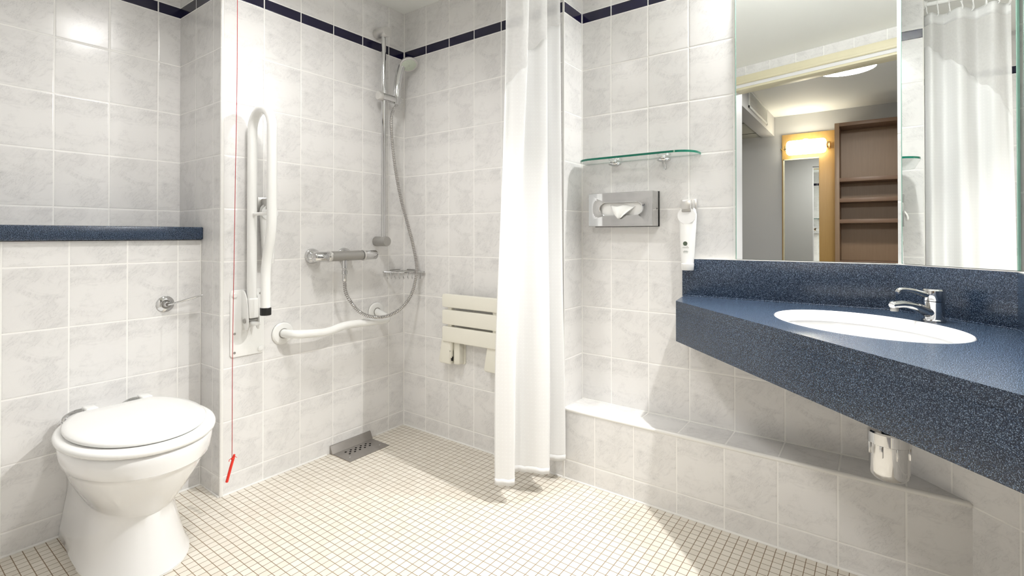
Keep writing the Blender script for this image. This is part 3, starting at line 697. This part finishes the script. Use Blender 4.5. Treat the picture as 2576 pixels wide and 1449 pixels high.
# ================================================================ EMERGENCY CORD
pc = thing('emergency_pull_cord', 'red emergency pull cord hanging from ceiling almost to the floor by the toilet', 'pull cord', (-1.80, .82, zc))
cxy = lambda z: Vector((-1.80+.001*math.sin(z*9), .818+.0115*(z-.2)/1.2+.0012*math.sin(z*5+1), z))
mesh_obj('cord', MB().tube([cxy(zc-.012-i*(zc-.21)/40) for i in range(41)], .0011, 8), 'cord', pc)
mesh_obj('ceiling_rose', MB().lathe([(0, -.02), (.012, -.02), (.034, -.006), (.036, 0), (0, 0)], Matrix.Translation((-1.80, .826, zc-.0005)), 28), 'plastic', pc)
pb = cxy(.205)
mesh_obj('pull_handle', MB().tube([pb+Vector((.004, .006, .012)), pb+Vector((.003, .003, -.002)), pb+Vector((.0, -.004, -.03)), pb+Vector((-.006, -.014, -.078)), pb+Vector((-.006, -.0145, -.080))], [.0035, .0042, .0046, .0046, .002], 12), 'red', pc)
mesh_obj('knot', MB().sphere(tuple(pb+Vector((.002, .002, -.002))), (.006, .006, .006)).tube([pb, pb+Vector((.006, .008, .004)), pb+Vector((.010, .012, .001))], .0011, 6).tube([pb, pb+Vector((-.005, -.006, -.004)), pb+Vector((-.004, -.008, -.010))], .0011, 6), 'red', pc)

# ================================================================ SHOWER CURTAIN
cu = thing('shower_curtain', 'white shower curtain with sheer top bunched beside the seat wall', 'curtain', (-1.04, 1.58, .07))
# plan of the gathered cloth: (y, x) at the bottom and at the top
bot = [(1.738, -1.045), (1.715, -1.000), (1.690, -1.035), (1.665, -1.085), (1.640, -1.060), (1.615, -1.010), (1.590, -1.000), (1.565, -1.030), (1.545, -1.085), (1.525, -1.115), (1.500, -1.110), (1.478, -1.075), (1.455, -1.060), (1.435, -1.085), (1.418, -1.120)]
top = [(1.738, -1.050), (1.715, -1.020), (1.692, -1.050), (1.668, -1.075), (1.645, -1.052), (1.622, -1.022), (1.600, -1.035), (1.578, -1.065), (1.555, -1.085), (1.535, -1.060), (1.512, -1.030), (1.492, -1.045), (1.474, -1.080), (1.458, -1.095), (1.445, -1.085)]
K = 7
sb = spline([Vector((q[1], q[0], 0)) for q in bot], K); stp = spline([Vector((q[1], q[0], 0)) for q in top], K); n = len(sb)
ZB, ZT_ = .083, 1.985
def hem(i): return ZB + .004*math.sin(i*.11+1)+.0015*math.sin(i*.9)+(.0 if i < n*.55 else -.004)
def seam(i):
    f = i/(n-1); return 1.838 - .345*(f**1.2) + .006*math.sin(i*.5)
def cpt(i, f, z0, z1):
    z = z0+(z1-z0)*f; w_ = min(1, max(0, (z-.1)/1.85)); w_ = w_*w_*(3-2*w_)
    p = sb[i].lerp(stp[i], w_)
    return Vector((p.x+.004*math.sin(z*4+i*.15)*(1-w_), p.y, z))
def sheet(rows, zlo, zhi, uvscale=1):
    mb = MB(); uv = []
    arc = [0]
    for i in range(1, n): arc.append(arc[-1]+(sb[i]-sb[i-1]).length)
    for r in range(rows+1):
        for i in range(n): p = cpt(i, r/rows, zlo(i), zhi(i)); mb.v.append(tuple(p)); uv.append((arc[i], p.z))
    for r in range(rows):
        for i in range(n-1): mb.f.append((r*n+i, r*n+i+1, (r+1)*n+i+1, (r+1)*n+i)); mb.mi.append(0)
    return mb, uv
def sheet_obj(name, rows, zlo, zhi, m, parent, th):
    mb, uv = sheet(rows, zlo, zhi); o = mesh_obj(name, mb, m, parent, 180)
    ul = o.data.uv_layers.new(name='UVMap')
    for lp_ in o.data.loops: ul.data[lp_.index].uv = uv[lp_.vertex_index]
    if th: md = o.modifiers.new('thickness', 'SOLIDIFY'); md.thickness = th; md.offset = 0
    return o
cp_ = sheet_obj('cloth_panel', 60, hem, seam, 'fabric', cu, .0008)
sheet_obj('hem', 1, lambda i: hem(i)-.001, lambda i: hem(i)+.022, 'fabric', cp_, .0022)
sheet_obj('sheer_panel', 24, seam, lambda i: ZT_-.05, 'net', cu, 0)
sheet_obj('top_band', 3, lambda i: ZT_-.05, lambda i: ZT_, 'fabric', cu, .0016)
rail = thing('curtain_rail', 'white curtain rail under the ceiling carrying the shower curtain', 'curtain rail', (-1.05, 1.2, 2.03))
mesh_obj('rail', MB().tube([(-1.05, yD-.001, 2.035), (-1.05, .35, 2.035), ], .010, 16), 'whitemetal', rail)
mesh_obj('wall_socket', MB().lathe([(.022, 0), (.022, .005), (.014, .014), (.0, .014)], frame((-1.05, yD-.0005, 2.035), (0, -1, 0)), 24), 'whitemetal', rail)
for y in (.40, 1.15): mesh_obj('ceiling_hanger', MB().tube([(-1.05, y, 2.035), (-1.05, y, zc-.0005)], .004, 10), 'whitemetal', rail)
for kk in range(8):
    y = 1.730-kk*.040
    i = min(range(n), key=lambda q: abs(stp[q].y-y)); x = stp[i].x
    mesh_obj('curtain_ring', MB().tube([(-1.05+.013*math.cos(2*PI*j/20)+(x+1.05)*.5*(1-math.sin(2*PI*j/20))/2*1.6, y+.003*math.sin(j), 2.012+.037*math.sin(2*PI*j/20)) for j in range(20)], .0022, 8, closed=True), 'plastic', cu)

# ================================================================ GLASS SHELF
gs = thing('glass_shelf', 'green-edged glass shelf on chrome brackets above the tissue box', 'shelf', (-.765, yF, 1.25))
x0, x1, r_ = -.995, -.523, .075
poly = [(x0, yF-.003), (x1, yF-.003)] + [(x1-r_+r_*math.cos(-t_), yF-.112+r_-r_*math.sin(t_)) for t_ in [i*PI/2/10 for i in range(11)]] + [(x0+r_-r_*math.sin(t_), yF-.112+r_-r_*math.cos(t_)) for t_ in [i*PI/2/10 for i in range(11)]]
gm = MB().prism(poly, 1.2715, 1.2795); nf = len(gm.f)
gm.mi = [0 if len(f) > 4 else 1 for f in gm.f]
mesh_obj('glass', gm, ['glass', 'glassedge'], gs, 30)
for x in (-.855, -.655):
    b_ = MB().sphere((x, yF-.022, 1.262), (.027, .022, .0095), seg=20).sphere((x, yF-.03, 1.2685), (.017, .020, .0065), seg=16).lathe([(.008, 0), (.008, .02)], frame((x, yF-.020, 1.262), (0, 1, 0)), 14)
    mesh_obj('bracket', b_, 'chrome', gs)
tag(mesh_obj('bottle_hook', MB().tube([(-.652+.006*math.cos(2*PI*i/16)+.008*(.5-.5*math.sin(2*PI*i/16)), yF-.035, 1.240+.018*math.sin(2*PI*i/16)) for i in range(16)], .0016, 8, closed=True), 'chrome', gs), None, None).name = 'hanging_loop'

# ================================================================ TISSUE BOX
tb = thing('tissue_box', 'chrome wall-mounted tissue box with a tissue poking out, under the glass shelf', 'tissue box', (-.817, yF, 1.008))
X0t, X1t, Z0t, Z1t = -.952, -.682, 1.010, 1.143; yf = yF-.065
Xt = Matrix(((1, 0, 0, 0), (0, 0, -1, yF), (0, 1, 0, 0), (0, 0, 0, 1)))
# front face with an oval opening
def stadium(cx, cz, w_, h_, k=12):
    r = h_/2; out = []
    for sx, a0 in ((1, -90), (-1, 90)):
        for j in range(k+1): a = math.radians(a0+180*j/k); out.append((cx+sx*(w_/2-r)+r*math.cos(a), cz+r*math.sin(a)))
    return out
cxm, czm = (X0t+X1t)/2+.004, (Z0t+Z1t)/2+.002
oval = stadium(cxm, czm, .178, .050)
rect = []
N_ = len(oval)
for (x, z) in oval:   # matching points on the outer rectangle
    dx, dz = x-cxm, z-czm; s_ = 1/max(abs(dx)/((X1t-cxm) if dx > 0 else (cxm-X0t)), abs(dz)/((Z1t-czm) if dz > 0 else (czm-Z0t)))
    rect.append((min(max(cxm+dx*s_, X0t), X1t), min(max(czm+dz*s_, Z0t), Z1t)))
# snap nearest to the corners
for cxn, czn in ((X0t, Z0t), (X0t, Z1t), (X1t, Z0t), (X1t, Z1t)):
    i = min(range(N_), key=lambda q: (rect[q][0]-cxn)**2+(rect[q][1]-czn)**2); rect[i] = (cxn, czn)
def ringp(pts, y): return [Vector((p[0], y, p[1])) for p in pts]
ins = [(cxm+(p[0]-cxm)*.985, czm+(p[1]-czm)*.95) for p in rect]
shell = MB().loft([ringp(rect, yF-.001), ringp(rect, yf+.003), ringp([(cxm+(p[0]-cxm)*.99, czm+(p[1]-czm)*.975) for p in rect], yf), ringp([(cxm+(p[0]-cxm)*1.03, czm+(p[1]-czm)*1.06) for p in oval], yf), ringp(oval, yf+.001), ringp(oval, yf+.006)], caps=(False, False))
mesh_obj('cover', shell, 'chrome', tb, 30)
mesh_obj('backplate', MB().box((X0t-.002, yF-.003, Z0t-.002), (X1t+.003, yF-.0005, Z1t+.002), .001), 'black', tb)
mesh_obj('tissue_stack', MB().prism(stadium(cxm, czm, .215, .09), .003, .050, Xt), 'tissue', tb)
mesh_obj('opening_liner', MB().prism(stadium(cxm, czm, .20, .075), .0505, .0515, Xt).prism(stadium(cxm, czm, .20, .075), .050, .0505, Xt), 'plastic', tb)
ti = MB(); R_ = 9; Q_ = 12; vs = []
for r in range(R_+1):
    f = r/R_
    for q in range(Q_+1):
        g = q/Q_-.5; wd = .098*(1-f)**.9+.008
        vs.append((cxm+.004+g*wd-.006*f, yf+.008-.022*math.sin(f*1.9)-.008*math.cos(g*7+1)*(1-f*.4), czm+.012-f*.052+.004*math.sin(g*9)*(1-f)+.008*abs(g)*0))
ti.add(vs, [(r*(Q_+1)+q, r*(Q_+1)+q+1, (r+1)*(Q_+1)+q+1, (r+1)*(Q_+1)+q) for r in range(R_) for q in range(Q_)])
to = mesh_obj('tissue', ti, 'tissue', tb, 60); md = to.modifiers.new('thickness', 'SOLIDIFY'); md.thickness = .0008
mesh_obj('lock_hole', MB().lathe([(.003, 0), (.003, .0006), (0, .0006)], frame((X1t, yF-.022, (Z0t+Z1t)/2), (1, 0, 0)), 12), 'hole', tb)

# ================================================================ WASH COUNTER
ZC = .750; ZA = .612; cs = 1.150
ct = thing('wash_counter', 'blue speckled corner wash counter with deep diagonal front apron', 'counter', (-.05, 1.6, ZA))
yb0 = yF-.001
outer = [(-.585, yb0), (-.557, cs+.557), (xG-.001, cs-xG), (xG-.001, cF-xG-.002), (cF-yF-.002, yb0)]
bcx, bcy, ba, bb2 = -.033, 1.545, .236, .174
e1 = Vector((.7071, -.7071, 0)); e2 = Vector((.7071, .7071, 0))
def ell(sa, sb_, z, n=56): return [Vector((bcx, bcy, z))+e1*(sa*math.cos(2*PI*i/n))+e2*(sb_*math.sin(2*PI*i/n)) for i in range(n)]
def densify(poly, m=12):
    out = []
    for i in range(len(poly)):
        p, q = Vector((*poly[i], 0)), Vector((*poly[(i+1) % len(poly)], 0))
        for j in range(m): out.append(p.lerp(q, j/m))
    return out
def plate_with_hole(z):
    bm = bmesh.new(); edges = []
    for ringv in (densify(outer), ell(ba, bb2, 0)):
        vs = [bm.verts.new((p.x, p.y, z)) for p in ringv]
        edges += [bm.edges.new((vs[i], vs[(i+1) % len(vs)])) for i in range(len(vs))]
    bmesh.ops.triangle_fill(bm, use_beauty=True, use_dissolve=False, edges=edges); return bm
tp = MB().bm(plate_with_hole(ZC)).bm(plate_with_hole(ZC-.03))
od = densify(outer); ho_ = ell(ba, bb2, 0)
for rg in (od, ho_):
    m = len(rg); tp.add([(p.x, p.y, ZC) for p in rg]+[(p.x, p.y, ZC-.03) for p in rg], [(i, (i+1) % m, m+(i+1) % m, m+i) for i in range(m)])
mesh_obj('worktop', tp, 'worktop', ct, 30)
fa = Vector((outer[1][0], outer[1][1], 0)); fb = Vector((outer[2][0], outer[2][1], 0)); nin = Vector((.7071, .7071, 0))
mesh_obj('apron', MB().prism([tuple(fa.xy), tuple(fb.xy), tuple((fb+nin*.028+Vector((-.0, 0, 0))).xy), tuple((fa+nin*.028).xy)], ZA, ZC-.0302, None, .001).prism([(-.585, yb0), tuple(fa.xy), tuple((fa+Vector((.03, .015, 0))).xy), (-.556, yb0)], ZA, ZC-.0302), 'worktop', ct)
bs = MB().prism([(-.588, yF-.0005), (-.588, yF-.016), (cF-yF-.0066, yF-.016), (cF-yF, yF-.0005)], ZC+.0002, .886, None, .0015)
bs.prism([(cF-yF-.0008, yF-.0008), (cF-yF-.0066, yF-.016), (xG-.016, cF-xG-.0066), (xG-.001, cF-xG-.001)], ZC+.0002, .886, None, .0015)
bs.prism([(xG-.016, cF-xG-.0066), (xG-.0005, cF-xG-.003), (xG-.0005, .95), (xG-.016, .95)], ZC+.0002, .886, None, .0015)
mesh_obj('backsplash', bs, 'worktop', ct)
tj = MB().prism([(-.587, yF-.0006), (-.587, yF-.0148), (cF-yF-.0062, yF-.0148), (cF-yF, yF-.0006)], .8862, .8885, None, .0005)
tj.prism([(cF-yF-.0008, yF-.0009), (cF-yF-.0062, yF-.0148), (xG-.0148, cF-xG-.0062), (xG-.0012, cF-xG-.0012)], .8862, .8885, None, .0005)
tj.prism([(xG-.0148, cF-xG-.0062), (xG-.0006, cF-xG-.0035), (xG-.0006, .955), (xG-.0148, .955)], .8862, .8885, None, .0005)
mesh_obj('top_joint', tj, 'silicone', ct)
mesh_obj('back_joint', MB().tube([(-.588, yF-.0165, ZC+.001), (cF-yF-.007, yF-.0165, ZC+.001), (xG-.0165, cF-xG-.007, ZC+.001), (xG-.0165, 1.0, ZC+.001)], .0025, 8), 'worktop', ct)
# basin
ba_ = thing('wash_basin', 'white oval basin set into the blue counter', 'basin', (bcx, bcy, ZC-.14))
prf = [(1.0, -.0305), (.985, -.036), (.965, -.05), (.93, -.075), (.86, -.10), (.72, -.122), (.5, -.135), (.25, -.140), (.08, -.142)]
inner = [ell(ba*s_, bb2*s_, ZC+h) for s_, h in prf]
outr = [ell(ba*s_+.010, bb2*s_+.010, ZC+h-(.012 if h < -.1 else 0)) for s_, h in prf][::-1]
rim_ = [ell(ba+.012, bb2+.012, ZC-.0305)]
mesh_obj('bowl', MB().loft(outr+rim_+inner, caps=(True, True)), 'ceramic', ba_, 50)
mesh_obj('sill_ring', MB().loft([ell(ba-.0002, bb2-.0002, ZC-.030), ell(ba-.0002, bb2-.0002, ZC-.0015), ell(ba-.002, bb2-.002, ZC+.0006), ell(ba-.006, bb2-.006, ZC-.002), ell(ba-.010, bb2-.010, ZC-.030)], caps=(False, False)), 'ceramic', ba_, 50)
mesh_obj('waste', MB().lathe([(0, .004), (.006, .004), (.018, .003), (.021, 0)], Matrix.Translation((bcx, bcy, ZC-.1415)), 28), 'chrome', ba_)
# tap
tx_, ty_ = .118, 1.703; dirn = Vector((-.80, -.60, 0)).normalized()
tap = thing('mixer_tap', 'chrome single-lever mixer tap behind the oval basin', 'tap', (tx_, ty_, ZC))
tb0 = Vector((tx_, ty_, ZC))
mesh_obj('body', MB().lathe([(.0255, 0), (.0255, .003), (.0225, .006), (.022, .045), (.0235, .050), (.0235, .052), (0, .053)], Matrix.Translation(tb0), 36), 'chrome', tap)
sp = [tb0+Vector((0, 0, .020)), tb0+dirn*.022+Vector((0, 0, .026)), tb0+dirn*.050+Vector((0, 0, .038)), tb0+dirn*.080+Vector((0, 0, .044)), tb0+dirn*.106+Vector((0, 0, .042)), tb0+dirn*.114+Vector((0, 0, .040))]
s2_ = spline(sp, 6); mesh_obj('spout', MB().tube(s2_, [.0195-.0085*min(1, i/16) for i in range(len(s2_)-2)]+[.010, .006], 20, flat=.85), 'chrome', tap)
mesh_obj('aerator', MB().lathe([(.009, 0), (.0095, .006), (.008, .012)], Matrix.Translation(tb0+dirn*.104+Vector((0, 0, .026))), 20), 'satin', tap)
mesh_obj('cartridge_cap', MB().lathe([(.0235, .0535), (.024, .056), (.024, .080), (.021, .084), (0, .0845)], Matrix.Translation(tb0), 36), 'chrome', tap)
lvp = spline([tb0+Vector((0, 0, .066)), tb0+dirn*.03+Vector((0, 0, .071)), tb0+dirn*.06+Vector((0, 0, .080)), tb0+dirn*.088+Vector((0, 0, .082)), tb0+dirn*.097+Vector((0, 0, .074))], 6)
mesh_obj('lever', MB().tube(lvp, [.013-.006*min(1, i/14) for i in range(len(lvp))], 16, flat=.75), 'chrome', tap)
# bottle trap
px_, py_ = .022, 1.570
tr = thing('bottle_trap', 'chrome bottle trap hanging under the wash counter', 'waste trap', (px_, py_, .36))
Xp = Matrix.Translation((px_, py_, .363))
cup = mesh_obj('cup', MB().lathe([(0, 0), (.022, .0), (.034, .004), (.040, .012), (.042, .022), (.0425, .092), (.041, .094)], Xp, 40), 'chrome', tr)
mesh_obj('collar', MB().lathe([(.043, .090), (.046, .092), (.046, .118), (.043, .122), (.030, .123), (0, .123)], Xp, 40), 'chrome', tr)
for i in range(8):
    a_ = i*PI/4+.4; mesh_obj('grip_rib', MB().box((-.004, -.003, .062), (.004, .003, .092), .002, X=Xp @ Matrix.Rotation(a_, 4, 'Z') @ Matrix.Translation((.0435, 0, 0)) @ Matrix.Rotation(PI/2, 4, 'Z')), 'chrome', cup)
mesh_obj('tailpiece', MB().lathe([(.018, .122), (.018, .20), (.018, .243)], Xp, 28), 'chrome', tr)
mesh_obj('outlet_pipe', MB().tube([(px_, py_+.02, .475), (px_-.04, yF-.002, .475)], .016, 20), 'chrome', tr)

# ================================================================ MIRRORS
def mirror_slab(name, p, q, z0, z1, label, nrm, th=.005):
    p, q = Vector((*p, 0)), Vector((*q, 0)); n_ = Vector((*nrm, 0)).normalized()
    t = thing(name, label, 'mirror', ((p.x+q.x)/2, (p.y+q.y)/2, z0))
    mb = MB().prism([tuple(p.xy), tuple(q.xy), tuple((q+n_*th).xy), tuple((p+n_*th).xy)], z0, z1)
    o = mesh_obj('mirror_glass', mb, ['mirroredge', 'mirror'], t, 0)
    for f in o.data.polygons:
        if f.normal.dot(n_) > .9: f.material_index = 1
    for e, s_ in ((p, -1), (q, 1)):
        d_ = (q-p).normalized()*s_; e3 = e+n_*(th*.5); mesh_obj('edge_trim', MB().box((-.0012, -.0045, z0), (.0012, .0030, z1), X=Matrix.Translation(e3+d_*.0014) @ Matrix.Rotation(math.atan2(d_.y, d_.x), 4, 'Z')), 'mirroredge', o, 0)
    return t
ZM0, ZM1 = .890, 1.88
mirror_slab('wall_mirror', (-.401, yF-.0005), (cF-yF-.004+.012, yF-.0005), ZM0, ZM1, 'large frameless wall mirror above the left of the counter, reflecting doorway and bookcase', (0, -1))
d1 = Vector((.70711, -.70711)); dm0 = Vector((cF-yF, yF))+d1*.027+Vector((-.0062, -.0062)); dm1 = Vector((xG, cF-xG))-d1*.008
rotn = Vector((-.7195, -.6945))  # panel turned a hair toward the window side
mirror_slab('wall_mirror', tuple(dm0-Vector((.0, .0))), tuple(dm1-Vector((.0015+.0040, .0015+.0040))), ZM0, ZM1, 'frameless diagonal corner mirror above the tap, reflecting the curtain', (-.7071-.017, -.7071+.017))
mirror_slab('wall_mirror', (xG-.0005, cF-xG-.022), (xG-.0005, .95), ZM0, ZM1, 'frameless side mirror at the far right edge of the picture', (-1, 0))

# ================================================================ CEILING FITTINGS OF THE BATHROOM
for (x, y), lb_ in ((L1, 'small recessed white downlight in the ceiling over the wash counter'), (L2, 'small recessed white downlight in the ceiling over the toilet'), (L3, 'small recessed white downlight over the middle of the bathroom floor')):
    t = thing('downlight', lb_, 'lamp', (x, y, zc-.01))
    mesh_obj('bezel', MB().lathe([(.040, 0), (.043, .004), (.043, .0095), (.030, .0095), (.030, 0)], Matrix.Translation((x, y, zc-.010)), 32), 'trim', t)
    mesh_obj('lens', MB().lathe([(0, .006), (.029, .006), (.029, .009), (0, .009)], Matrix.Translation((x, y, zc-.010)), 24), 'lamp', t)

ml = thing('fill_strip_light', 'unseen white strip light added above the large mirror as fill', 'lamp', (-.165, yF, 1.93))  # strip lamp added out of view to brighten walls and ceiling
mesh_obj('base', MB().box((-.33, yF-.030, 1.935), (.0, yF-.0005, 1.995), .004), 'plastic', ml)
M['strip'] = mat('fill_strip_diffuser', (.9, .9, .9), .4, noise=.01, emit=((1, .992, .975), 300))
mesh_obj('diffuser', MB().tube([(-.32, yF-.050, 1.965), (-.01, yF-.050, 1.965)], .019, 20), 'strip', ml)
mesh_obj('end_cap', MB().tube([(-.335, yF-.050, 1.965), (-.3202, yF-.050, 1.965)], .021, 20), 'plastic', ml)
mesh_obj('end_cap', MB().tube([(-.0098, yF-.050, 1.965), (.005, yF-.050, 1.965)], .021, 20), 'plastic', ml)
